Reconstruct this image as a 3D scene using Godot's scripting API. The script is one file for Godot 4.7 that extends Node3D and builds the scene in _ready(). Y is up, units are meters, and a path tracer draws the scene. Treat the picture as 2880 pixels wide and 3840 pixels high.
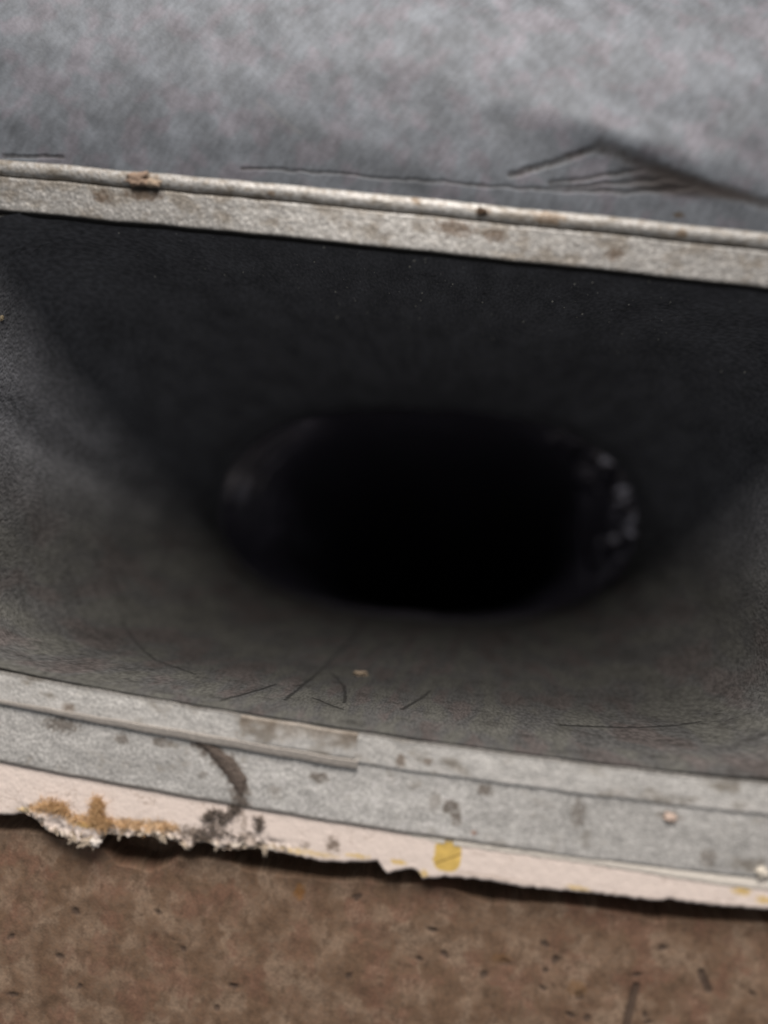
extends Node3D
# Close-up of a sheet metal duct boot in a wall: dark mouth, galvanised rims, broken plaster edge and a brown stone wall below.
# Everything is laid out in millimetres (MM turns them into metres): x to the right, y up, z out of the wall towards the viewer.

const MM := 0.001
const PPM := 5.0          # texture pixels per millimetre on the small parts

var n_fine := FastNoiseLite.new()
var n_mid := FastNoiseLite.new()
var n_big := FastNoiseLite.new()
var n_cell := FastNoiseLite.new()
var rng := RandomNumberGenerator.new()
var used := {}

# ------------------------------------------------------------------ bookkeeping

func numbered(called: String) -> String:
	if not used.has(called):
		used[called] = 0
		return called
	used[called] += 1
	return "%s_%03d" % [called, used[called]]

func thing(called: String, label: String, category: String, at := Vector3.ZERO, group := "") -> Node3D:
	var o := Node3D.new()
	o.name = numbered(called)
	o.position = at * MM
	add_child(o, true)
	tag(o, label, category, group)
	return o

func tag(o: Node3D, label: String, category: String, group := "") -> void:
	o.set_meta("label", label)
	o.set_meta("category", category)
	if group != "":
		o.set_meta("group", group)

func part(called: String, mesh: Mesh, m: Material, parent: Node3D = self) -> MeshInstance3D:
	var o := MeshInstance3D.new()
	o.name = numbered(called) if parent == self else called
	o.mesh = mesh
	o.material_override = m
	parent.add_child(o, true)
	return o

# ------------------------------------------------------------------ shapes

func ss(a: float, b: float, x: float) -> float:
	var t: float = clampf((x - a) / (b - a), 0.0, 1.0)
	return t * t * (3.0 - 2.0 * t)

# A sheet of (nu + 1) x (nv + 1) points given by f(u, v) in millimetres; u and v run from 0 to 1 and are the texture coordinates.
func sheet(nu: int, nv: int, f: Callable, flip := false) -> ArrayMesh:
	var p := PackedVector3Array()
	var uv := PackedVector2Array()
	var n := PackedVector3Array()
	p.resize((nu + 1) * (nv + 1))
	uv.resize(p.size())
	n.resize(p.size())
	for j in nv + 1:
		for i in nu + 1:
			var u: float = float(i) / nu
			var v: float = float(j) / nv
			var q: Vector3 = (f as Callable).call(u, v)
			p[j * (nu + 1) + i] = q * MM
			uv[j * (nu + 1) + i] = Vector2(u, v)
	var idx := PackedInt32Array()
	idx.resize(nu * nv * 6)
	var k := 0
	for j in nv:
		for i in nu:
			var a: int = j * (nu + 1) + i
			var b: int = a + 1
			var c: int = a + nu + 1
			var d: int = c + 1
			var tri: Array[int] = [a, b, d, a, d, c]
			if flip:
				tri = [a, d, b, a, c, d]
			for t in tri:
				idx[k] = t
				k += 1
			var fn: Vector3 = (p[c] - p[b]).cross(p[d] - p[a])
			if flip:
				fn = -fn
			n[a] += fn
			n[b] += fn
			n[c] += fn
			n[d] += fn
	for i in n.size():
		n[i] = n[i].normalized() if n[i].length_squared() > 0.0 else Vector3.BACK
	var arr := []
	arr.resize(Mesh.ARRAY_MAX)
	arr[Mesh.ARRAY_VERTEX] = p
	arr[Mesh.ARRAY_NORMAL] = n
	arr[Mesh.ARRAY_TEX_UV] = uv
	arr[Mesh.ARRAY_INDEX] = idx
	var me := ArrayMesh.new()
	me.add_surface_from_arrays(Mesh.PRIMITIVE_TRIANGLES, arr)
	return me

# How far the long rims bulge away from the middle of the mouth.
func bow(x: float, amount: float) -> float:
	return amount * (1.0 - pow((x - 5.0) / 125.0, 2.0))

# A folded strip of sheet metal that runs along x: prof holds (y, z) points from its upper edge to its lower edge.
func strip(x0: float, x1: float, nu: int, prof: PackedVector2Array, sag: float, wob: float, sd: float) -> ArrayMesh:
	var len := PackedFloat32Array([0.0])
	for i in range(1, prof.size()):
		len.append(len[i - 1] + prof[i].distance_to(prof[i - 1]))
	var total: float = len[len.size() - 1]
	var nv: int = maxi(int(total / 0.45), 8)
	return sheet(nu, nv, func(u: float, v: float) -> Vector3:
		var x: float = lerpf(x0, x1, u)
		var s: float = v * total
		var i := 1
		while i < prof.size() - 1 and len[i] < s:
			i += 1
		var q: Vector2 = prof[i - 1].lerp(prof[i], (s - len[i - 1]) / maxf(len[i] - len[i - 1], 1e-5))
		var w: float = n_big.get_noise_2d(x * 0.9 + sd, sd * 3.0) * wob
		var d: float = n_mid.get_noise_2d(x * 0.8, s * 2.0 + sd) * 0.10
		return Vector3(x, q.x + bow(x, sag) + w, q.y + d + w * 0.4))

func prof_length(prof: PackedVector2Array) -> float:
	var t := 0.0
	for i in range(1, prof.size()):
		t += prof[i].distance_to(prof[i - 1])
	return t

# A round-cornered profile: every inner corner of pts is replaced by a small arc.
func rounded(pts: PackedVector2Array, r: float) -> PackedVector2Array:
	var o := PackedVector2Array([pts[0]])
	for i in range(1, pts.size() - 1):
		var a: Vector2 = (pts[i - 1] - pts[i])
		var b: Vector2 = (pts[i + 1] - pts[i])
		var k: float = minf(r, minf(a.length(), b.length()) * 0.5)
		var p0: Vector2 = pts[i] + a.normalized() * k
		var p1: Vector2 = pts[i] + b.normalized() * k
		for j in 6:
			var t: float = j / 5.0
			o.append(p0.lerp(pts[i], t).lerp(pts[i].lerp(p1, t), t))
	o.append(pts[pts.size() - 1])
	return o

# An uneven lump, radii in millimetres.
func lump(r: Vector3, sd: float, rough := 0.45) -> ArrayMesh:
	return sheet(18, 12, func(u: float, v: float) -> Vector3:
		var a: float = u * TAU
		var b: float = v * PI
		var d := Vector3(cos(a) * sin(b), cos(b), sin(a) * sin(b))
		var k: float = 1.0 + rough * n_mid.get_noise_3d(d.x * 6.0 + sd, d.y * 6.0, d.z * 6.0 - sd) + rough * 0.9 * n_mid.get_noise_3d(d.x * 14.0 - sd, d.y * 14.0, d.z * 14.0)
		return d * r * k, true)

# Bent threads: each one is a three-sided tube through the given points.
func threads(st: SurfaceTool, pts: PackedVector3Array, r0: float, r1: float) -> void:
	var base := PackedVector3Array()
	for i in pts.size():
		var t: Vector3 = (pts[mini(i + 1, pts.size() - 1)] - pts[maxi(i - 1, 0)]).normalized()
		var s: Vector3 = t.cross(Vector3(0.3, 0.2, 1.0)).normalized()
		var w: Vector3 = t.cross(s)
		var r: float = lerpf(r0, r1, float(i) / (pts.size() - 1))
		for k in 3:
			base.append((pts[i] + (s * cos(TAU * k / 3.0) + w * sin(TAU * k / 3.0)) * r) * MM)
	for i in pts.size() - 1:
		for k in 3:
			var a: int = i * 3 + k
			var b: int = i * 3 + (k + 1) % 3
			for q in [a, b, b + 3, a, b + 3, a + 3]:
				st.add_vertex(base[q])

func fuzz(lines: Array, count: int, spread: float, length: float, r: float, lift: float) -> ArrayMesh:
	var st := SurfaceTool.new()
	st.begin(Mesh.PRIMITIVE_TRIANGLES)
	for i in count:
		var ln: PackedVector2Array = lines[rng.randi() % lines.size()]
		var k: int = rng.randi() % (ln.size() - 1)
		var q: Vector2 = ln[k].lerp(ln[k + 1], rng.randf())
		var p := Vector3(q.x + rng.randfn(0.0, spread), q.y + rng.randfn(0.0, spread), PLASTER_Z + rng.randf() * lift)
		var d := Vector3(rng.randfn(), rng.randfn(), rng.randfn() * 0.35).normalized()
		var pts := PackedVector3Array()
		var l: float = length * (0.4 + rng.randf())
		for j in 6:
			pts.append(p)
			p += d * l / 5.0
			p.z = maxf(p.z, PLASTER_Z - 0.1)
			d = (d + Vector3(rng.randfn(), rng.randfn(), rng.randfn() * 0.5) * 0.4).normalized()
		threads(st, pts, r, r * 0.5)
	st.generate_normals()
	return st.commit()

# ------------------------------------------------------------------ textures

# A picture of w x h millimetres; f(x, y) gives the surface's own sRGB colour there.
func picture(w: float, h: float, ppm: float, f: Callable) -> ImageTexture:
	var nx: int = clampi(int(w * ppm), 4, 2048)
	var ny: int = clampi(int(h * ppm), 4, 2048)
	var d := PackedByteArray()
	d.resize(nx * ny * 3)
	var k := 0
	for j in ny:
		var y: float = (j + 0.5) / ny * h
		for i in nx:
			var c: Color = (f as Callable).call((i + 0.5) / nx * w, y)
			d[k] = clampi(int(c.r * 255.0), 0, 255)
			d[k + 1] = clampi(int(c.g * 255.0), 0, 255)
			d[k + 2] = clampi(int(c.b * 255.0), 0, 255)
			k += 3
	return ImageTexture.create_from_image(Image.create_from_data(nx, ny, false, Image.FORMAT_RGB8, d))

# Fine relief for a part of w x h millimetres; grain is the size of its bumps in millimetres.
func relief(w: float, h: float, grain: float, strength: float, sd: int, octaves := 3) -> NoiseTexture2D:
	var ppm: float = minf(minf(8.0, 2048.0 / w), 2048.0 / h)
	var n := FastNoiseLite.new()
	n.seed = sd
	n.noise_type = FastNoiseLite.TYPE_SIMPLEX_SMOOTH
	n.frequency = 0.5 / (grain * ppm)
	n.fractal_octaves = octaves
	var t := NoiseTexture2D.new()
	t.width = maxi(int(w * ppm), 16)
	t.height = maxi(int(h * ppm), 16)
	t.as_normal_map = true
	t.bump_strength = strength
	t.noise = n
	return t

func material(tex: Texture2D, rough: float, metal: float, normal: Texture2D = null, tile := 40.0, deep := 1.0) -> StandardMaterial3D:
	var m := StandardMaterial3D.new()
	m.albedo_texture = tex
	m.roughness = rough
	m.metallic = metal
	m.metallic_specular = 0.4
	m.cull_mode = BaseMaterial3D.CULL_DISABLED
	if normal:
		m.normal_enabled = true
		m.normal_texture = normal
		m.normal_scale = deep
		if tex == null:
			m.uv1_triplanar = true
			m.uv1_scale = Vector3.ONE * 1000.0 / tile
	return m

func plain(c: Color, rough: float, metal := 0.0, normal: Texture2D = null, tile := 20.0, deep := 1.0) -> StandardMaterial3D:
	var m := material(null, rough, metal, normal, tile, deep)
	m.albedo_color = c
	return m

# How strongly a ragged blot at (x0, y0) covers the point (x, y).
func blot(x: float, y: float, x0: float, y0: float, rx: float, ry: float, ragged := 0.7) -> float:
	var dx: float = (x - x0) / rx
	var dy: float = (y - y0) / ry
	if absf(dx) > 2.2 or absf(dy) > 2.2:
		return 0.0
	return ss(1.5, -0.1, dx * dx + dy * dy + ragged * n_mid.get_noise_2d(x * 3.0, y * 3.0) + ragged * 0.5 * n_fine.get_noise_2d(x, y))

func to_line(p: Vector2, l: PackedVector2Array) -> float:
	var best := 1e9
	for i in l.size() - 1:
		best = minf(best, p.distance_to(Geometry2D.get_closest_point_to_segment(p, l[i], l[i + 1])))
	return best

# Zinc with its dull spangle, brown grime in the patches that grime says.
func zinc(x: float, y: float, sd: float, grime: float, tone := 1.0) -> Color:
	var a: float = n_mid.get_noise_2d(x * 1.1 + sd, y * 1.1)
	var b: float = n_fine.get_noise_2d(x * 0.8 + sd, y * 0.8)
	var c: float = n_big.get_noise_2d(x * 0.8 - sd, y * 1.6)
	var g: float = (0.765 + 0.09 * a + 0.15 * b + 0.06 * c) * tone
	var col := Color(g * 1.0, g * 0.995, g * 0.985)
	var dirt: float = ss(0.0, 0.75, n_big.get_noise_2d(x * 1.3 + sd * 2.0, y * 1.9 + 31.0) + 0.45 * a + 0.25 * b + grime)
	return col.lerp(Color(0.43, 0.40, 0.36), dirt * 0.62)

# ------------------------------------------------------------------ measures (millimetres)

const PLASTER_Z := -1.4
const WALL_Z := -7.6
const BOOT_DEPTH := 132.0

func at_mm(s: String) -> PackedVector2Array:
	var o := PackedVector2Array()
	for w in s.split(" "):
		var q := w.split(",")
		o.append(Vector2(float(q[0]), float(q[1])))
	return o

# The inside of the boot: a round-cornered rectangle at the mouth that turns into a flat, slightly turned oval. a is the angle, t the way in.
func throat(a: float, t: float) -> Vector3:
	var e: float = t * 0.75 + 0.25 * ss(0.0, 1.0, t)
	var n: float = lerpf(10.0, 2.35, pow(minf(t * 1.12, 1.0), 0.55))
	var hw: float = lerpf(141.0, 92.5, e)
	var hh: float = lerpf(70.1, 47.5, e)
	var c: float = absf(cos(a))
	var s: float = absf(sin(a))
	var r: float = pow(pow(c / hw, n) + pow(s / hh, n), -1.0 / n)
	var dent: float = exp(-pow((a - lerpf(3.03, 3.27, t)) / 0.06, 2.0)) * 2.2 * ss(0.0, 0.12, t) * ss(1.0, 0.7, t)
	var w: float = n_big.get_noise_3d(cos(a) * 28.0, sin(a) * 28.0, t * 40.0) * 1.6 * ss(0.0, 0.2, t)
	r += dent + w
	var turn: float = 0.07 * t
	var p := Vector2(cos(a), sin(a)) * r
	p = p.rotated(turn)
	return Vector3(p.x + lerpf(0.0, 7.5, e), p.y + lerpf(8.4, 1.5, e) + bow(p.x, (0.9 if p.y > 0.0 else -3.0) * (1.0 - t) * ss(0.0, 30.0, absf(p.y))), -0.6 - (BOOT_DEPTH + 2.6) * t)

# ------------------------------------------------------------------ the scene

func _ready() -> void:
	rng.seed = 7
	for k in [[n_fine, 0.9, 3], [n_mid, 0.16, 4], [n_big, 0.045, 3]]:
		var n: FastNoiseLite = k[0]
		n.noise_type = FastNoiseLite.TYPE_SIMPLEX_SMOOTH
		n.frequency = k[1]
		n.fractal_octaves = k[2]
		n.seed = 11
	n_cell.noise_type = FastNoiseLite.TYPE_CELLULAR
	n_cell.frequency = 0.25
	n_cell.cellular_return_type = FastNoiseLite.RETURN_CELL_VALUE

	# camera, light, exposure
	var cam := Camera3D.new()
	cam.name = "camera"
	add_child(cam)
	cam.position = Vector3(0.26 * tan(deg_to_rad(4.5)), 0.0, 0.26)
	cam.basis = Basis(Vector3.UP, deg_to_rad(4.5)) * Basis(Vector3.BACK, deg_to_rad(7.2))
	var lens := CameraAttributesPhysical.new()
	lens.frustum_focal_length = 12.0 / tan(deg_to_rad(30.0))
	lens.frustum_focus_distance = 0.286
	lens.frustum_near = 0.01
	lens.frustum_far = 50.0
	lens.exposure_aperture = 1.3
	cam.attributes = lens
	cam.current = true

	var env := Environment.new()
	env.background_mode = Environment.BG_COLOR
	env.background_color = Color(0.15, 0.15, 0.153).linear_to_srgb()
	env.tonemap_mode = Environment.TONE_MAPPER_LINEAR
	env.tonemap_exposure = 1.0
	env.sdfgi_enabled = true
	env.ssao_enabled = true
	env.ssil_enabled = true
	var world := WorldEnvironment.new()
	world.name = "world"
	world.environment = env
	add_child(world)

	var lamp := AreaLight3D.new()
	lamp.name = "ceiling_light"
	add_child(lamp)
	lamp.area_size = Vector2(0.8, 0.62)
	lamp.light_energy = 2.25
	lamp.light_color = Color(1.0, 0.965, 0.93)
	lamp.shadow_enabled = true
	lamp.position = Vector3(-0.03, 0.98, 0.74)
	lamp.look_at(Vector3(0.0, 0.0, 0.0), Vector3.FORWARD)

	stone_wall()
	upper_panel()
	boot()
	hose()
	plaster()
	crumbs()

func stone_wall() -> void:
	var x0 := -230.0
	var y0 := -78.0
	var w := 470.0
	var h := 190.0
	var pits := at_mm("26.9,-131.9 34,-129.3 46.4,-133.2 51.8,-128.8 63,-121.4 66.9,-125.6 64.3,-129.2 64.2,-134.4 74.9,-134.7 90.6,-125.9 123.8,-125.8 94.4,-137.3 95.6,-139.2 73,-141 78.1,-141.1 96.9,-116.9 29.6,-122.6 -80.3,-134.7 -99.6,-145.9 -83.3,-149.1 -45,-140.9 -75.9,-157.3 -28.1,-149.3 -32.3,-156.8 5.9,-116.6 -96.6,-163.3 -54.4,-130.9 6.4,-140.3")
	var size := PackedFloat32Array()
	for i in pits.size():
		size.append(1.2 + 0.8 * rng.randf())
	size[3] = 2.2
	size[5] = 1.9
	size[8] = 2.3
	for i in 60:
		pits.append(Vector2(x0 + w * rng.randf(), -108.0 - 158.0 * rng.randf()))
		size.append(0.3 + 0.55 * rng.randf() * rng.randf())
	var grooves: Array[PackedVector2Array] = [at_mm("91,-129.5 90.3,-134 89.5,-141"), at_mm("109,-122.5 111.5,-127"), at_mm("-12,-112 -11,-118")]
	# the holes of the stone, found by a coarse grid
	var grid := {}
	for i in pits.size():
		for gx in range(int(floor((pits[i].x - 5) / 8.0)), int(floor((pits[i].x + 5) / 8.0)) + 1):
			for gy in range(int(floor((pits[i].y - 5) / 8.0)), int(floor((pits[i].y + 5) / 8.0)) + 1):
				var key := Vector2i(gx, gy)
				if not grid.has(key):
					grid[key] = []
				grid[key].append(i)
	var depth := func(x: float, y: float) -> float:
		var d := 0.0
		for i in grid.get(Vector2i(int(floor(x / 8.0)), int(floor(y / 8.0))), []):
			var q := Vector2(x - pits[i].x, (y - pits[i].y) * 1.3)
			q = q.rotated(float(i))
			q.y *= 1.5
			d = maxf(d, ss(1.25, 0.3, q.length() / size[i] + 0.5 * n_mid.get_noise_2d(x * 3.0, y * 3.0)) * minf(size[i], 1.2) * 0.4)
		if x > 80.0 and y < -120.0 and x < 120.0 and y > -150.0:
			for g in 2:
				d = maxf(d, ss(1.5, 0.5, to_line(Vector2(x, y), grooves[g])) * 0.6)
		return d
	var rim := at_mm("-240,-114 -113.4,-114 -107.4,-113.4 -93.3,-111.9 -73.6,-113.9 -69.4,-117.6 -58.2,-118.7 -50.9,-113.2 -33.6,-111.3 -29.7,-113.5 -11.8,-112.8 13.4,-110.9 30.7,-108.9 44.9,-111.5 68.6,-108.4 95.7,-108.8 125.8,-104.6 250,-102")
	var shadow_edge := func(x: float) -> float:
		var k := 1
		while k < rim.size() - 1 and rim[k].x < x:
			k += 1
		return lerpf(rim[k - 1].y, rim[k].y, clampf((x - rim[k - 1].x) / (rim[k].x - rim[k - 1].x), 0.0, 1.0)) + 0.8 * n_mid.get_noise_2d(x * 0.8, 3.0)
	var mesh := sheet(700, 400, func(u: float, v: float) -> Vector3:
		var x: float = x0 + u * w
		var y: float = y0 - v * h
		var z: float = n_big.get_noise_2d(x, y) * 0.6 + n_mid.get_noise_2d(x * 1.5, y * 1.5) * 0.16
		var back: float = ss(-0.6, 2.4, y - (shadow_edge.call(x) as float)) * 10.0   # recess shaped to hold the dark band of shadow under the plaster
		return Vector3(x, y, WALL_Z + z - depth.call(x, y) - back))
	var tex := picture(w, h, 4.0, func(px: float, py: float) -> Color:
		var x: float = x0 + px
		var y: float = y0 - py
		var wx: float = x + 3.0 * n_mid.get_noise_2d(x + 50.0, y)
		var wy: float = y + 3.0 * n_mid.get_noise_2d(x, y + 90.0)
		var a: float = n_mid.get_noise_2d(wx * 0.55, wy * 0.45)
		var b: float = n_big.get_noise_2d(wx * 1.2 + 400.0, wy * 1.2)
		var r: float = n_big.get_noise_2d(wx * 1.0 - 300.0, wy * 1.0 + 77.0) + 0.45 * n_mid.get_noise_2d(wx * 0.8 + 70.0, wy * 0.8)
		var f: float = n_fine.get_noise_2d(x * 0.7, y * 0.6)
		var col := Color(0.55, 0.465, 0.395).lerp(Color(0.46, 0.37, 0.30), ss(-0.5, 0.55, -a + 0.25 * b + 0.35 * f))
		col = col.lerp(Color(0.50, 0.37, 0.31), 0.6 * ss(-0.1, 0.6, r))
		col = col.lerp(Color(0.60, 0.525, 0.455), 0.35 * ss(0.15, 0.5, a + 0.3 * f))
		var sm: float = n_fine.get_noise_2d(x * 0.25, y * 0.16 + 300.0)
		col = col.lerp(Color(0.36, 0.29, 0.235), 0.5 * ss(0.0, 0.7, sm + 0.4 * n_fine.get_noise_2d(x * 1.6, y * 1.4)))
		col = col * (0.98 + 0.13 * f)
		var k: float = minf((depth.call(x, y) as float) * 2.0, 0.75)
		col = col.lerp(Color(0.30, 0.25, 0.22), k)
		col = col.lerp(Color(0.52, 0.36, 0.2), 0.8 * blot(x, y, -11.5, -117.6, 1.8, 2.6))
		col = col.lerp(Color(0.5, 0.38, 0.26), 0.6 * blot(x, y, 51.0, -127.8, 3.0, 1.8))
		col = col.lerp(Color(0.5, 0.38, 0.26), 0.6 * blot(x, y, 74.0, -132.8, 3.0, 2.4))
		return col)
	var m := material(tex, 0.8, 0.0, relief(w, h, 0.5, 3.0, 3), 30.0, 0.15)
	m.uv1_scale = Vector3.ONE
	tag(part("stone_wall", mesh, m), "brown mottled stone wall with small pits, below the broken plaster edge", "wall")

# Arc length s along the grey panel to (y, z): it stands upright above the rim, then leans back.
var panel_curve := PackedVector2Array()

func panel_at(s: float) -> Vector2:
	if panel_curve.is_empty():
		var q := Vector2(91.6, -4.0)
		for i in 900:
			panel_curve.append(q)
			var th: float = lerpf(deg_to_rad(-14.0), deg_to_rad(47.0), clampf((i * 0.5 - 4.0) / 105.0, 0.0, 1.0))
			q += Vector2(cos(th), -sin(th)) * 0.5
	return panel_curve[clampi(int(s * 2.0), 0, 899)].lerp(panel_curve[clampi(int(s * 2.0) + 1, 0, 899)], s * 2.0 - floor(s * 2.0))

func upper_panel() -> void:
	var x0 := -300.0
	var w := 560.0
	var h := 330.0
	var cracks: Array[PackedVector2Array] = [
		at_mm("-56,5.3 -37.6,6.5 -16.7,6.5 4,7 24.4,7.3 37.9,7.8 57.8,9 72,10.5"),
		at_mm("24.7,10.8 30.4,13.2 39.5,16.6 48.4,20.4"),
		at_mm("68.8,17 50.6,13 36,9.4"), at_mm("73,14.5 53.5,11 36.5,8.2"), at_mm("78.5,12.3 61.7,9.7 40.6,8"),
		at_mm("-131.2,3.2 -112.2,4.4"),
	]
	var wide: Array[float] = [0.4, 0.75, 0.5, 0.5, 0.5, 0.45]
	var ridge := at_mm("48.4,20.6 56.7,18.4 66.3,16 81.1,12.6 98.2,10 140,6.5")
	var fold := func(x: float, s: float) -> float:   # how deep the creases are
		var d := 0.0
		if s > 40.0 or x < -140.0 or x > 150.0:
			return 0.0
		var p := Vector2(x + 0.8 * n_mid.get_noise_2d(x, s), s + 0.7 * n_mid.get_noise_2d(x * 0.8 + 9.0, s))
		for i in 6:
			d = maxf(d, ss(wide[i] * 1.9, wide[i] * 0.5, to_line(p, cracks[i])) * wide[i] * 0.45)
		if x > 45.0:
			d = maxf(d, ss(2.8, 0.3, to_line(p, ridge)) * 0.26)
		return d
	var mesh := sheet(900, 420, func(u: float, v: float) -> Vector3:
		var x: float = x0 + u * w
		var s: float = (v * v * 0.75 + v * 0.25) * h
		var q := panel_at(s)
		var z: float = n_mid.get_noise_2d(x * 0.6, s * 0.6) * 0.10 + n_big.get_noise_2d(x * 0.5, s * 0.5) * 0.8 * ss(4.0, 30.0, s)
		# the bulge above the creases, where the sheet is pulled up
		var up: float = 3.2 * exp(-pow((x - 58.0) / 26.0, 2.0)) * exp(-pow((s - 25.0 + (x - 50.0) * 0.22) / 6.5, 2.0))
		return Vector3(x, q.x + bow(x, 0.8), q.y + z + up - (fold.call(x, s) as float)), true)
	var tex := picture(w, h, 3.0, func(px: float, pv: float) -> Color:
		var v: float = pv / h
		var s: float = (v * v * 0.75 + v * 0.25) * h
		var x: float = x0 + px
		var a: float = n_big.get_noise_2d(x * 1.1, s * 1.5)
		var b: float = n_mid.get_noise_2d(x * 0.35 + s * 0.22, s * 0.30)
		var f: float = n_fine.get_noise_2d(x * 0.6, s * 0.75)
		var g: float = 0.46 + 0.03 * a + 0.075 * b + 0.035 * n_big.get_noise_2d(x * 2.2 + s * 1.2, s * 1.6) + 0.02 * f + 0.05 * n_mid.get_noise_2d(x * 2.2 - s * 1.1, s * 0.9 + x * 0.25) * ss(190.0, 40.0, s)
		var warm: float = n_big.get_noise_2d(x * 1.6 + 90.0, s * 1.6 - 40.0) + 0.3 * b
		var col := Color(g * 0.94, g * 0.985, g * 1.05).lerp(Color(g * 0.975, g * 0.975, g * 1.045), ss(-0.1, 0.4, warm))
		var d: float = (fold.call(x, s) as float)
		col = col.lerp(Color(0.22, 0.205, 0.20), minf(d * 2.2, 0.62) * (0.55 + 0.9 * absf(n_mid.get_noise_2d(x * 1.4, s + 20.0)) + 0.4 * b))  # creases darkened by depth, soot and fold shade painted together
		if x > 48.0 and x < 130.0:   # the fold's shade painted as a dark wedge, from ridge to lowest crease
			var hi: float = lerpf(20.0, 10.5, clampf((x - 50.0) / 46.0, 0.0, 1.0))
			col = col.lerp(Color(0.24, 0.22, 0.215), 0.9 * ss(50.0, 70.0, x + 3.0 * b) * ss(125.0, 95.0, x) * ss(hi + 1.5, hi - 1.0, s) * ss(8.5, 11.5, s + 0.5 * b))
		for q in [[-70.4, 1.2, 1.6, 0.9], [-55.3, 0.9, 1.3, 0.9], [74.2, 4.5, 1.6, 1.0]]:
			col = col.lerp(Color(0.3, 0.25, 0.2), 0.75 * blot(x, s, q[0], q[1], q[2], q[3]))
		if s > 15.0 and s < 30.0 and x > -60.0 and x < -35.0:
			col = col.lerp(Color(0.5, 0.5, 0.51), 0.35 * ss(1.1, 0.2, to_line(Vector2(x, s + n_mid.get_noise_2d(x, s)), at_mm("-53,25.5 -48.4,22.5 -39,17"))))
		return col)
	var m := material(tex, 0.58, 0.15, relief(w, h, 0.7, 3.0, 5), 30.0, 0.12)
	tag(part("metal_panel", mesh, m), "grey scuffed sheet panel with a creased fold above the dark duct mouth", "metal panel")

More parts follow.
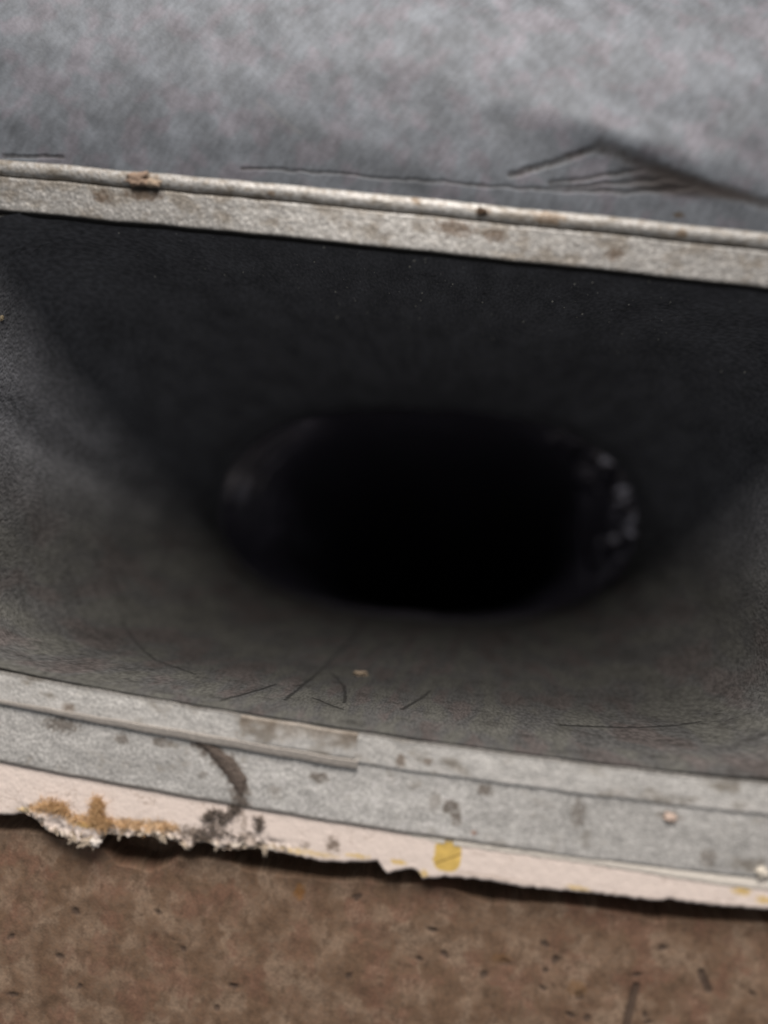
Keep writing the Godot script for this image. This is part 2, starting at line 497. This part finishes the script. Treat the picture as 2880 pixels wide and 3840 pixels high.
func boot() -> void:
	var root := thing("duct_boot", "galvanised sheet metal duct boot with dark rectangular mouth and grimy folded rims", "duct")
	var grain := relief(680.0, 260.0, 0.5, 4.0, 21)
	# the inner wall
	var per := 680.0
	var scr: Array[PackedVector2Array] = []
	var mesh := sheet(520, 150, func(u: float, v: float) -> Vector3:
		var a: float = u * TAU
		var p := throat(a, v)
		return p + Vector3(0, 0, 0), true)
	# scratches on the lower wall, in (x, way in) millimetres
	var lines := [at_mm("-12,128 -14,95 -19,57 -25,17"), at_mm("-15,52 -9,41 -7,24"), at_mm("12,22 20,44"), at_mm("-43,7 -31,32"), at_mm("-17,24 -6,17"), at_mm("62,26 107,34"), at_mm("-125,78 -118,118"), at_mm("-95,60 -74,38 -58,30")]
	var tex := picture(per, 140.0, 3.0, func(px: float, d: float) -> Color:
		var a: float = px / per * TAU
		var t: float = d / 140.0
		var f: float = n_fine.get_noise_2d(px * 0.7, d * 0.45)
		var b: float = n_mid.get_noise_2d(px * 0.6, d * 0.35)
		var c: float = n_big.get_noise_2d(px * 1.1, d * 0.6)
		var low: float = ss(0.15, -0.55, sin(a))          # lower wall painted darker, to tame the light it catches
		var hair: float = ss(0.035, 0.0, absf(n_mid.get_noise_2d(px * 0.32 + 800.0, d * 0.5))) * ss(0.05, 0.4, n_big.get_noise_2d(px * 1.3 + 99.0, d))
		var g: float = (1.0 - 0.3 * hair) * lerpf(0.42, 0.225, low) * (1.0 + 0.75 * low * ss(60.0, 0.0, d)) * (1.0 + 0.26 * f + 0.12 * b + 0.10 * c)  # lower wall lightened towards the rim, painting in the light's falloff
		var col := Color(g, g, g * 1.0)
		col = col.lerp(Color(g * 1.0, g * 1.0, g * 0.965), low * ss(-0.1, 0.35, c + 0.4 * b))
		col = col.lerp(Color(g * 1.04, g * 0.985, g * 0.975), low * ss(0.0, 0.4, -c + 0.3 * b))
		if low < 0.5:
			col = col.lerp(Color(g * 0.975, g * 0.99, g * 1.04), 1.0 - low * 2.0)
			var sp: float = n_fine.get_noise_2d(px * 2.2 + 500.0, d * 2.2)
			col = col.lerp(Color(0.42, 0.42, 0.42), ss(0.55, 0.72, sp + 0.25 * c))
		if sin(a) < -0.3:
			var x: float = throat(a, t).x
			var q := Vector2(x, d)
			var k := 0.0
			for l in lines:
				k = maxf(k, ss(0.9, 0.2, to_line(q + Vector2(b, f) * 0.6, l)))
			col = col.lerp(Color(0.13, 0.13, 0.13), 0.6 * k)
			var streak: float = n_mid.get_noise_2d(x * 0.35, d * 1.0 + 70.0)
			col = col.lerp(Color(0.15, 0.145, 0.14), 0.3 * ss(0.1, 0.7, streak))
		return col)
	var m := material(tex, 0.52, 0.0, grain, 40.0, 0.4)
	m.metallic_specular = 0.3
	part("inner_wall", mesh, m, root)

	# lower rim: hem, the lip that laps over it at the left, and the flange
	var hem := rounded(at_mm("-62.2,-2.4 -62.3,-0.6 -66.5,-0.1 -71.1,0.25 -71.5,-0.6"), 0.5)
	var hl := prof_length(hem)
	var xa := -160.0
	var xw := 320.0
	var hem_tex := picture(xw, hl, PPM, func(px: float, s: float) -> Color:
		var x: float = xa + px
		var grime: float = 0.28 * ss(-40.0, -30.0, x) * ss(40.0, 0.0, x) + 0.12 * ss(-30.0, -10.0, x - 110.0) - 0.14
		var col := zinc(x, s * 1.3, 12.0, grime, 1.0)
		for q in [[-2.0, 9.5, 3.0, 2.2], [14.0, 8.0, 1.6, 2.0], [-87.3, 8.6, 2.5, 1.8], [-30.0, 8.0, 5.0, 3.0], [22.0, 7.0, 1.4, 1.2]]:
			col = col.lerp(Color(0.42, 0.36, 0.31), 0.65 * blot(x, s, q[0], q[1], q[2], q[3]))
		col = col.lerp(Color(0.22, 0.21, 0.20), 0.5 * ss(2.9, 2.0, s))  # grime and the groove's shade painted as one dark line
		col = col.lerp(Color(0.84, 0.83, 0.82), 0.45 * ss(6.0, 8.5, s) * ss(-0.1, 0.3, n_mid.get_noise_2d(x, s) + 0.4 * n_fine.get_noise_2d(x * 0.6, s * 0.6)))
		return col)
	var bump := relief(25.0, 25.0, 1.0, 4.0, 33)
	var zincm := func(t: Texture2D, k: float) -> StandardMaterial3D:
		return material(t, 0.5, 0.25, relief(t.get_width() / PPM, t.get_height() / PPM, 0.7, 4.0, t.get_height()), 25.0, k * 0.6)
	part("lower_hem", strip(xa, xa + xw, 500, hem, -3.0, 0.4, 12.0), zincm.call(hem_tex, 0.5), root)
	var lip := rounded(at_mm("-69.2,0.2 -69.4,0.75 -71.3,0.8 -71.9,0.6 -72.1,-0.6"), 0.35)
	part("folded_lip", sheet(260, 24, func(u: float, v: float) -> Vector3:
		var x: float = lerpf(-160.0, 1.6, u)
		var grow: float = ss(-130.0, -40.0, x)
		var k: float = v * (lip.size() - 1)
		var q: Vector2 = lip[int(minf(k, lip.size() - 2))].lerp(lip[int(minf(k, lip.size() - 2)) + 1], k - int(minf(k, lip.size() - 2)))
		return Vector3(x, -71.3 + (q.x + 71.3) * lerpf(0.35, 1.0, grow) + bow(x, -3.0) - 0.55 * grow - 0.4 * ss(-40.0, 2.0, x) + 0.3 * n_big.get_noise_2d(x + 12.0, 36.0), q.y)), plain(Color(0.64, 0.62, 0.60), 0.45, 0.3, bump, 25.0, 0.4), root)
	part("lap_plate", strip(-34.8, 0.6, 90, rounded(at_mm("-62.4,-0.6 -62.6,-0.1 -69.9,0.55 -70.1,0.1"), 0.3), -3.0, 0.4, 12.0), zincm.call(picture(36.0, 9.0, PPM, func(px: float, s: float) -> Color:
		var col := zinc(px, s, 77.0, 0.05, 1.0)
		return col.lerp(Color(0.4, 0.34, 0.28), 0.45 * ss(7.5, 0.5, s + 3.0 * n_mid.get_noise_2d(px, s)))), 0.5), root)
	var fl := rounded(at_mm("-69.4,-0.5 -89.3,-0.5 -89.6,-0.8 -89.4,-1.6"), 0.25)
	var fll := prof_length(fl)
	var stains := [[30.2, 83.1, 2.6, 2.4, 0.9], [32.3, 86.2, 1.5, 2.2, 0.85], [25.5, 82.0, 2.0, 3.5, 0.4], [39.6, 76.6, 2.6, 1.9, 0.8], [66.7, 79.2, 2.2, 4.5, 0.6], [92.5, 76.2, 3.6, 1.5, 0.7], [104.6, 86.4, 2.6, 2.6, 0.6], [-89.2, 75.9, 6.0, 2.6, 0.75], [-70.0, 77.6, 2.3, 2.0, 0.7], [-57.8, 77.0, 3.2, 1.6, 0.75], [-43.9, 84.6, 1.4, 1.2, 0.5], [-9.3, 80.0, 3.0, 1.7, 0.85], [-22.0, 86.0, 2.0, 1.5, 0.45], [70.0, 88.0, 1.5, 1.0, 0.3], [-112.0, 78.0, 4.0, 3.0, 0.5]]
	var smear := at_mm("-46,-75.5 -42,-77 -38,-80 -35,-82.5 -32.5,-86 -31.5,-92")
	var fl_tex := picture(xw, fll, PPM, func(px: float, s: float) -> Color:
		var x: float = xa + px
		var y: float = 69.4 + s + bow(x, 3.0)
		var col := zinc(x, y, 5.0, -0.33 + 0.15 * ss(80.0, 125.0, x), lerpf(1.0, 1.05, ss(-40.0, -20.0, x) * ss(60.0, 20.0, x)))
		var glint_or_bare: float = ss(-40.0, -20.0, x) * ss(70.0, 20.0, x)
		col = col.lerp(Color(0.93, 0.92, 0.92), (0.25 + 0.4 * glint_or_bare) * ss(0.18, 0.55, n_fine.get_noise_2d(x * 0.5, y * 0.5) + 0.5 * n_mid.get_noise_2d(x * 1.5, y * 1.5)))  # pale flecks paint metal glints into the zinc, densest in the middle band
		for q in stains:
			col = col.lerp(Color(0.35, 0.31, 0.275), (q[4] as float) * 0.7 * blot(x, y, q[0], q[1], q[2], q[3], 1.0))
		if x < -20.0 and x > -60.0:   # the dirt smeared under the lint
			col = col.lerp(Color(0.36, 0.32, 0.29), 0.75 * ss(3.6, 0.8, to_line(Vector2(x, -y), smear) + 2.2 * n_mid.get_noise_2d(x * 2.0, y * 2.0)))
		col = col.lerp(Color(0.62, 0.42, 0.34), 0.7 * blot(x, y, 37.8, 89.4, 0.9, 0.7))
		col = col.lerp(Color(0.45, 0.43, 0.41), 0.6 * ss(90.4, 91.3, y - bow(x, 3.0) + 2.1) * ss(-60.0, 0.0, -x + 20.0))
		return col)
	part("lower_flange", strip(xa, xa + xw, 520, fl, -3.0, 0.4, 12.0), zincm.call(fl_tex, 0.5), root)

	# upper rim: hem, bead
	var uh := rounded(at_mm("87.4,-1.4 87.0,0.1 77.1,-0.2 76.2,-1.0 76.2,-3.5 79.4,-4.4"), 0.5)
	var uhl := prof_length(uh)
	var uh_tex := picture(xw, uhl, PPM, func(px: float, s: float) -> Color:
		var x: float = xa + px
		var grime: float = 0.30 * ss(7.0, 1.0, s) * ss(20.0, -60.0, x) + 0.15 * ss(8.0, 2.0, s) + 0.06
		var col := zinc(x * 1.1, s * 1.2, 41.0, grime, 0.76 + 0.15 * exp(-pow((x + 5.0) / 45.0, 2.0)))
		var fleck: float = n_fine.get_noise_2d(x * 0.45, s * 0.6) + 0.6 * n_mid.get_noise_2d(x * 2.2, s * 3.0)
		col = col.lerp(Color(0.46, 0.44, 0.42), 0.33 * ss(-0.1, 0.6, fleck))
		col = col.lerp(Color(0.9, 0.89, 0.88), 0.35 * ss(-0.1, -0.65, fleck))
		for q in [[10.0, 4.0, 6.0, 2.6], [22.0, 5.0, 3.5, 2.0], [-97.0, 4.5, 3.0, 2.0], [-84.0, 3.0, 6.0, 1.8], [57.0, 7.0, 2.5, 2.0]]:
			col = col.lerp(Color(0.34, 0.28, 0.23), 0.7 * blot(x, s, q[0], q[1], q[2], q[3], 1.0))
		return col.lerp(Color(0.12, 0.12, 0.12), ss(10.9, 11.8, s)))  # the hem's underside painted near black to deepen its shade
	part("upper_hem", strip(xa, xa + xw, 500, uh, 0.8, 0.35, 51.0), zincm.call(uh_tex, 0.55), root)
	var bead := PackedVector2Array()
	for i in 13:
		var th: float = PI * i / 12.0
		bead.append(Vector2(90.1 + 2.4 * cos(th), -0.9 + 1.7 * sin(th)))
	bead.append(Vector2(87.6, -2.2))
	var bl := prof_length(bead)
	var bead_tex := picture(xw, bl, PPM, func(px: float, s: float) -> Color:
		var x: float = xa + px
		var col := zinc(x, s * 1.4, 63.0, -0.02 + 0.2 * ss(4.0, 6.0, s), 0.83 + 0.16 * exp(-pow((x - 5.0) / 50.0, 2.0)))
		var fleck: float = n_fine.get_noise_2d(x * 0.4 + 40.0, s * 0.5) + 0.7 * n_mid.get_noise_2d(x * 1.5, s * 2.0 + 70.0)
		col = col.lerp(Color(0.46, 0.42, 0.37), 0.45 * ss(-0.15, 0.6, fleck))
		for q in [[17.5, 3.5, 2.5, 1.5], [37.0, 3.6, 5.0, 2.4], [-84.6, 3.5, 5.0, 3.0], [-2.0, 2.4, 1.6, 1.4], [-45.0, 4.5, 1.2, 1.0], [75.0, 4.0, 1.6, 1.6]]:
			col = col.lerp(Color(0.45, 0.36, 0.27), 0.6 * blot(x, s, q[0], q[1], q[2], q[3], 1.0))
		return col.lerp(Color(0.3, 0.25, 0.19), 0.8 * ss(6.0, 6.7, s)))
	part("upper_bead", strip(xa, xa + xw, 500, bead, 0.8, 0.35, 51.0), zincm.call(bead_tex, 0.5), root)

	# the rounded corners of the mouth, a flat collar just behind the rims
	part("mouth_collar", sheet(360, 6, func(u: float, v: float) -> Vector3:
		var p := throat(u * TAU, 0.0)
		var o := Vector2(p.x, p.y - 8.4)
		o = o.normalized() * (o.length() + 0.2 + v * 22.0)
		return Vector3(o.x, clampf(o.y + 8.4, -70.0, 84.0), lerpf(-1.4, -3.0, minf(v * 6.0, 1.0)))), plain(Color(0.5, 0.49, 0.47), 0.5, 0.3, bump, 25.0, 0.5), root)

	# the rim's two sides, beyond the picture's edges
	for sx in [-1.0, 1.0]:
		var side := rounded(at_mm("%f,-6 %f,-0.4 %f,-0.4 %f,-2.5" % [131.0, 131.4, 160.0, 160.4]), 0.5)
		part("side_flange", sheet(8, 40, func(u: float, v: float) -> Vector3:
			var k: float = u * (side.size() - 1)
			var i: int = mini(int(k), side.size() - 2)
			var q: Vector2 = side[i].lerp(side[i + 1], k - i)
			return Vector3(sx * (q.x + 5.0), lerpf(-69.0, 84.0, v), q.y - 0.4), sx > 0.0), plain(Color(0.62, 0.62, 0.62), 0.46, 0.35, bump, 25.0, 0.5), root)

# The ribbed hose that is pushed onto the boot's oval end and leads away into the dark.
func hose() -> void:
	var root := thing("flexible_hose", "dark ribbed hose with crumpled glossy lining, deep inside the duct", "hose")
	var mesh := sheet(480, 420, func(u: float, v: float) -> Vector3:
		var a: float = u * TAU
		var d: float = (0.25 * v + 0.75 * v * v) * 520.0
		var e := throat(a, 1.0)
		var c := Vector2(7.5, 1.5)
		var q := Vector2(e.x, e.y) - c
		q *= 1.0 + 0.035 * ss(9.0, 0.0, d)
		q.x *= 1.0 - 0.13 * ss(6.0, 75.0, d) - 0.04 * ss(60.0, 300.0, d)
		q.y *= 1.0 + 0.09 * ss(0.0, 50.0, d)
		# dents and folds, most of them on the right-hand side near the collar
		var aw: float = wrapf(a, -PI, PI)
		var crush: float = ss(-0.55, 0.0, aw) * ss(0.95, 0.45, aw) * ss(95.0, 20.0, d)
		var left: float = ss(2.3, 2.7, aw) * ss(70.0, 10.0, d)
		var soft: float = 0.35 + 0.65 * crush
		var swirl: float = d + aw * 7.0 + 5.0 * crush * n_big.get_noise_2d(aw * 60.0, d * 0.8)
		var rib: float = 0.5 + 0.5 * cos(swirl / 15.0 * TAU)
		q -= q.normalized() * ((3.0 + 2.0 * left) * pow(rib, 1.5) * ss(2.0, 14.0, d) + (8.0 * crush + 0.7) * soft * n_mid.get_noise_3d(q.x * 0.5, q.y * 0.75, d * 0.4) * ss(0.0, 8.0, d) + 1.0 * n_big.get_noise_3d(q.x, q.y, d))
		return Vector3(c.x + q.x + 0.0002 * d * d, c.y + q.y - 0.0006 * d * d - 1.0 * ss(2.0, 60.0, d), e.z - d - 0.3), true)
	part("ribbed_lining", mesh, plain(Color(0.68, 0.67, 0.71), 0.2, 0.9), root)
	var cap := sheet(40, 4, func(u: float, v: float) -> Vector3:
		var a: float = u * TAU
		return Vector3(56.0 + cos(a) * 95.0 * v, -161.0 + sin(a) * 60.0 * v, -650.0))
	part("added_end_cap", cap, plain(Color(0.1, 0.1, 0.1), 0.7), root)  # added dark disc that closes the hose against background light

func plaster() -> void:
	var root := thing("plaster_edge", "pinkish white plaster edge, broken off raggedly between metal flange and stone wall", "plaster")
	var rag := at_mm("-160,-106.2 -130,-105 -105.6,-106.7 -97.6,-105.1 -93.7,-106.6 -90.5,-108.7 -84.4,-110.3 -77.7,-111.3 -73.7,-112 -72.8,-107.8 -67.4,-107 -64.4,-107.2 -61.7,-106.1 -54.5,-105.7 -50.9,-106.1 -47.1,-107.3 -44.9,-107.6 -43.7,-105.7 -40.2,-105.1 -35.1,-106.6 -30.4,-106.1 -29.8,-104.6 -24.7,-104.4 -16.2,-104.6 -7.7,-105.2 0.6,-104.6 10.8,-102.7 14,-105.7 17.3,-104.5 21.2,-103.2 23.1,-103.6 24.6,-105.7 31,-104.1 40.4,-103.2 49.9,-103.4 60.7,-103.1 70,-102.3 76.6,-101.9 92.4,-101.4 94.9,-100.3 97.6,-100.5 109.3,-100 123.4,-98.8 160,-98")
	var x0 := -160.0
	var w := 320.0
	var edge := func(x: float) -> float:
		var k := 1
		while k < rag.size() - 1 and rag[k].x < x:
			k += 1
		var f: float = clampf((x - rag[k - 1].x) / (rag[k].x - rag[k - 1].x), 0.0, 1.0)
		return lerpf(rag[k - 1].y, rag[k].y, f) + n_mid.get_noise_2d(x * 2.0, 5.0) * 0.45 + n_fine.get_noise_2d(x * 0.6, 9.0) * 0.06
	var broken := func(x: float) -> float:
		return ss(-104.0, -92.0, x) * ss(-8.0, -24.0, x)
	var mesh := sheet(1300, 60, func(u: float, v: float) -> Vector3:
		var x: float = x0 + u * w
		var b: float = edge.call(x)
		var top := -87.0
		var br: float = broken.call(x)
		if v < 0.72:
			var y: float = lerpf(top, b, v / 0.72)
			var near: float = ss(6.5, 0.0, y - b) * br
			var z: float = PLASTER_Z + n_mid.get_noise_2d(x * 1.3, y * 1.3) * 0.10 + n_fine.get_noise_2d(x * 0.7, y * 0.7) * 0.05
			z += near * (n_mid.get_noise_2d(x * 1.6, y * 1.6) * 1.9 + n_fine.get_noise_2d(x * 0.4, y * 0.4) * 0.15 - 0.5)
			z -= ss(0.8, 0.0, y - b) * 0.6
			return Vector3(x, y, z)
		var k: float = (v - 0.72) / 0.28
		return Vector3(x, b - 0.25 * sin(k * PI) + k * 1.2 + n_mid.get_noise_2d(x * 2.5, k * 12.0) * 0.5 * sin(k * PI), lerpf(PLASTER_Z - 0.6, WALL_Z - 1.0, k)))
	var tan_line := at_mm("-95,-102.6 -90.1,-101.2 -85.7,-101.6 -82.4,-104 -76,-103.6 -70.9,-103.6 -62.3,-103 -51,-101.9")
	var tex := picture(w, 27.0, PPM, func(px: float, pv: float) -> Color:
		var x: float = x0 + px
		var b: float = edge.call(x)
		var v: float = pv / 27.0
		var y: float = lerpf(-87.0, b, minf(v / 0.72, 1.0))
		var up: float = y - b
		var a: float = n_mid.get_noise_2d(x * 1.2, y * 1.2)
		var f: float = n_fine.get_noise_2d(x, y)
		var col := Color(0.93, 0.875, 0.845) * (1.0 + 0.015 * a + 0.02 * f)
		var br: float = broken.call(x)
		# bare gypsum and torn brown paper where the face has come off
		var glint_or_bare: float = br * ss(3.2, 0.6, up + 2.4 * a + 0.9 * f)
		col = col.lerp(Color(0.62, 0.56, 0.50).lerp(Color(0.86, 0.82, 0.77), ss(-0.15, 0.35, n_mid.get_noise_2d(x * 1.7, y * 1.7))), glint_or_bare * 0.85)
		if x < -45.0:
			var pd: float = to_line(Vector2(x + a, y + 0.8 * f), tan_line)
			col = col.lerp(Color(0.80, 0.65, 0.48), 0.8 * ss(2.3, 0.5, pd + 1.6 * a) * ss(-0.2, 1.2, up))
			col = col.lerp(Color(0.86, 0.70, 0.38), 0.8 * blot(x, y, -78.0, -105.3, 3.5, 1.0))
		# grey dirt to the right of it
		for q in [[-44.5, -103.2, 5.5, 2.6, 0.75], [-38.0, -99.5, 3.0, 2.6, 0.55], [-41.0, -97.0, 1.6, 2.0, 0.6], [-32.8, -94.0, 2.4, 3.0, 0.55], [-28.5, -101.5, 3.5, 2.0, 0.5], [-25.1, -96.6, 0.9, 3.0, 0.55], [-2.9, -99.6, 2.2, 2.2, 0.75], [-11.0, -101.0, 1.6, 1.4, 0.4], [34.5, -99.2, 0.8, 0.7, 0.5], [-30.0, -97.5, 1.2, 2.6, 0.4]]:
			col = col.lerp(Color(0.42, 0.37, 0.33), (q[4] as float) * blot(x, y, q[0], q[1], q[2], q[3], 1.2))
		# yellow paint
		var ye: float = ss(1.1, 0.75, pow(absf(x - 31.0) / 4.1, 3.0) + pow(absf(y + 97.6) / 4.6, 3.0) + (0.7 * a + 0.3 * f) * ss(33.0, 29.0, x))
		col = col.lerp(Color(0.87, 0.74, 0.42) * (1.0 + 0.1 * a), ye)
		col = col.lerp(Color(0.50, 0.40, 0.22), 0.7 * ye * ss(0.35, 0.1, absf((x - 31.0) * 0.55 - (y + 98.6))))
		for q in [[17.1, -101.6, 2.6, 0.8, 0.8], [24.5, -104.0, 1.6, 1.4, 0.7], [69.0, -101.0, 4.0, 0.7, 0.6], [115.2, -94.6, 3.0, 1.2, 0.8], [-10.0, -103.0, 9.0, 1.0, 0.45], [5.0, -101.8, 4.0, 0.8, 0.6], [-98.0, -103.8, 2.0, 0.9, 0.5], [122.0, -96.0, 3.0, 1.2, 0.7]]:
			col = col.lerp(Color(0.86, 0.72, 0.42), (q[4] as float) * blot(x, y, q[0], q[1], q[2], q[3], 1.0))
		# hair cracks and pencil-thin grime
		col = col.lerp(Color(0.62, 0.55, 0.5), 0.5 * ss(0.05, 0.0, absf(n_mid.get_noise_2d(x * 0.5 + 60.0, y * 1.1) - 0.12)) * ss(0.0, 0.3, n_big.get_noise_2d(x * 1.5, y)))
		col = col.lerp(Color(0.60, 0.52, 0.45), 0.35 * ss(0.45, 0.0, absf(up - 1.7 - 0.8 * a)) * ss(26.0, 40.0, x) * ss(70.0, 45.0, x))
		return col)
	var m := material(tex, 0.85, 0.0, relief(w, 27.0, 0.7, 3.0, 17), 15.0, 0.18)
	part("plaster_face", mesh, m, root)
	# torn paper fibres, crumbled gypsum and the bead of filler along the flange
	part("torn_paper", fuzz([tan_line, at_mm("-90.1,-101.2 -85.7,-101.6"), at_mm("-75.5,-102.5 -74.8,-97.4"), at_mm("-75.5,-102.5 -74.8,-97.4"), at_mm("-76,-103.6 -70.9,-103.6")], 900, 0.7, 2.6, 0.11, 0.9), plain(Color(0.82, 0.68, 0.51), 0.9), root).set_meta("kind", "stuff")
	var st := SurfaceTool.new()
	st.begin(Mesh.PRIMITIVE_TRIANGLES)
	for i in 26:
		var x: float = lerpf(-96.0, -22.0, rng.randf())
		var up: float = absf(rng.randfn()) * 1.3
		var r: float = 0.45 + 1.3 * pow(rng.randf(), 2.5)
		var y: float = (edge.call(x) as float) + up - 0.2
		st.append_from(lump(Vector3(r * 1.5, r * 0.6, r * 0.45), i * 3.7, 0.9), 0, Transform3D(Basis(Vector3(0, 0, 1), rng.randf() * TAU), Vector3(x, y, PLASTER_Z - 0.2 - rng.randf() * 1.2) * MM))
	part("white_chunk", lump(Vector3(1.6, 1.2, 0.9), 5.0, 0.8), plain(Color(0.9, 0.87, 0.84), 0.9), root).position = Vector3(-74.5, -110.2, PLASTER_Z - 0.3) * MM
	part("crumbled_gypsum", st.commit(), plain(Color(0.72, 0.665, 0.60), 0.9), root).set_meta("kind", "stuff")
	var caulk := sheet(420, 10, func(u: float, v: float) -> Vector3:
		var x: float = lerpf(12.0, 160.0, u)
		var grow: float = ss(12.0, 32.0, x) * (0.75 + 0.5 * ss(60.0, 110.0, x)) + 0.25 * n_mid.get_noise_2d(x * 1.4, 2.0)
		if absf(x - 31.0) < 1.3:
			grow *= 0.25
		var a: float = v * PI
		var c: float = -90.4 + bow(x, -3.0) - 0.8 * ss(70.0, 120.0, x)
		return Vector3(x, c + cos(a) * 1.45 * grow, PLASTER_Z - 0.1 + sin(a) * 0.55 * minf(grow, 1.0)))
	part("filler_bead", caulk, plain(Color(0.92, 0.895, 0.86), 0.75, 0.0, relief(12.0, 12.0, 0.7, 3.0, 18), 12.0, 0.6), root)

func crumbs() -> void:
	# dirt hanging on the flange: a felt-like streak, and the cobweb below it
	var lint := thing("lint_streak", "dark grey lint streak running down the lower flange onto the plaster", "lint")
	var line := at_mm("-46.5,-74.8 -42.1,-76.6 -38.2,-79.3 -35.8,-81.8 -33,-84.6 -31.6,-88.4")
	part("felt", sheet(14, 70, func(u: float, v: float) -> Vector3:
		var k: float = v * (line.size() - 1)
		var i: int = mini(int(k), line.size() - 2)
		var q: Vector2 = line[i].lerp(line[i + 1], k - i)
		var wd: float = lerpf(0.8, 2.3, ss(0.0, 0.45, v)) * ss(1.04, 0.8, v) + 1.1 * n_mid.get_noise_2d(v * 70.0, 4.0 + u * 40.0)
		var s: float = u * 2.0 - 1.0
		return Vector3(q.x + s * wd * 0.95, q.y + s * wd * 0.5 + 0.25 * n_fine.get_noise_2d(v * 30.0, u), -0.45 + 0.7 * (1.0 - s * s) + 0.25 * n_mid.get_noise_2d(v * 40.0, u * 20.0))), plain(Color(0.41, 0.37, 0.345), 0.95, 0.0, relief(8.0, 8.0, 0.4, 6.0, 19), 8.0, 0.8), lint)
	part("cobweb", fuzz([at_mm("-32,-88 -33,-92 -38,-97 -41,-96 -42,-99"), at_mm("-33,-91 -36,-96 -40,-101 -45,-103"), at_mm("-37,-95 -40,-95.5 -41,-98"), at_mm("-44,-103 -38,-102 -30,-101"), at_mm("-31,-90 -33,-95 -37,-98"), at_mm("-26,-95 -25,-98.5")], 300, 0.3, 2.2, 0.17, 1.0), plain(Color(0.46, 0.42, 0.39), 0.95), lint).set_meta("kind", "stuff")
	# loose crumbs: position, radii, colour, label
	var ochre := Color(0.60, 0.52, 0.46)
	var white := Color(0.88, 0.85, 0.80)
	var brown := Color(0.32, 0.26, 0.21)
	var list := [
		[Vector3(-86.5, 89.9, 1.2), Vector3(3.6, 1.7, 1.1), ochre, "pinkish brown mortar crumb on the upper rim, largest of the crumbs up there"],
		[Vector3(-81.0, 89.0, 1.3), Vector3(2.0, 1.1, 0.9), Color(0.68, 0.61, 0.54), "pale mortar crumb touching the larger crumb on the upper rim"],
		[Vector3(92.6, -76.6, -0.2), Vector3(1.7, 1.2, 0.7), Color(0.80, 0.72, 0.67), "pinkish chip on the lower flange just under the hem, far right"],
		[Vector3(119.6, -88.2, -0.2), Vector3(1.7, 1.4, 0.8), white, "white plaster lump on the lower flange at the right edge"],
		[throat(deg_to_rad(163.0), 0.14), Vector3(0.9, 0.8, 0.6), Color(0.62, 0.57, 0.47), "tan grit on the dark inner wall at the left edge"],
		[throat(deg_to_rad(261.0), 0.38) + Vector3(0, 0.5, 0), Vector3(2.6, 0.8, 1.2), Color(0.50, 0.45, 0.39), "small tan flake lying on the duct's lower inner wall"],
		[Vector3(17.5, 90.6, 1.0), Vector3(1.3, 1.0, 0.5), brown, "dark brown grit on the upper bead near the middle"],
	]
	for c in list:
		var o := part("mortar_crumb", lump(c[1], rng.randf() * 90.0, 0.8), plain(c[2], 0.9, 0.0))
		o.position = (c[0] as Vector3) * MM
		tag(o, c[3], "crumb")
	# pale specks that cling to the upper inner wall
	var mm := MultiMesh.new()
	mm.transform_format = MultiMesh.TRANSFORM_3D
	mm.mesh = lump(Vector3(0.2, 0.2, 0.2), 3.0)
	mm.instance_count = 200
	for i in 200:
		var a: float = lerpf(0.42, 2.55, rng.randf())
		var p := throat(a, 0.05 + 0.40 * pow(rng.randf(), 1.3))
		mm.set_instance_transform(i, Transform3D(Basis.IDENTITY.scaled(Vector3.ONE * (0.5 + 1.4 * pow(rng.randf(), 4.0))), p * MM))
	var specks := MultiMeshInstance3D.new()
	specks.name = "dust_specks"
	specks.multimesh = mm
	specks.material_override = plain(Color(0.85, 0.84, 0.80), 0.6)
	add_child(specks, true)
	tag(specks, "pale dust specks clinging to the dark upper inner wall of the duct", "dust")
	specks.set_meta("kind", "stuff")
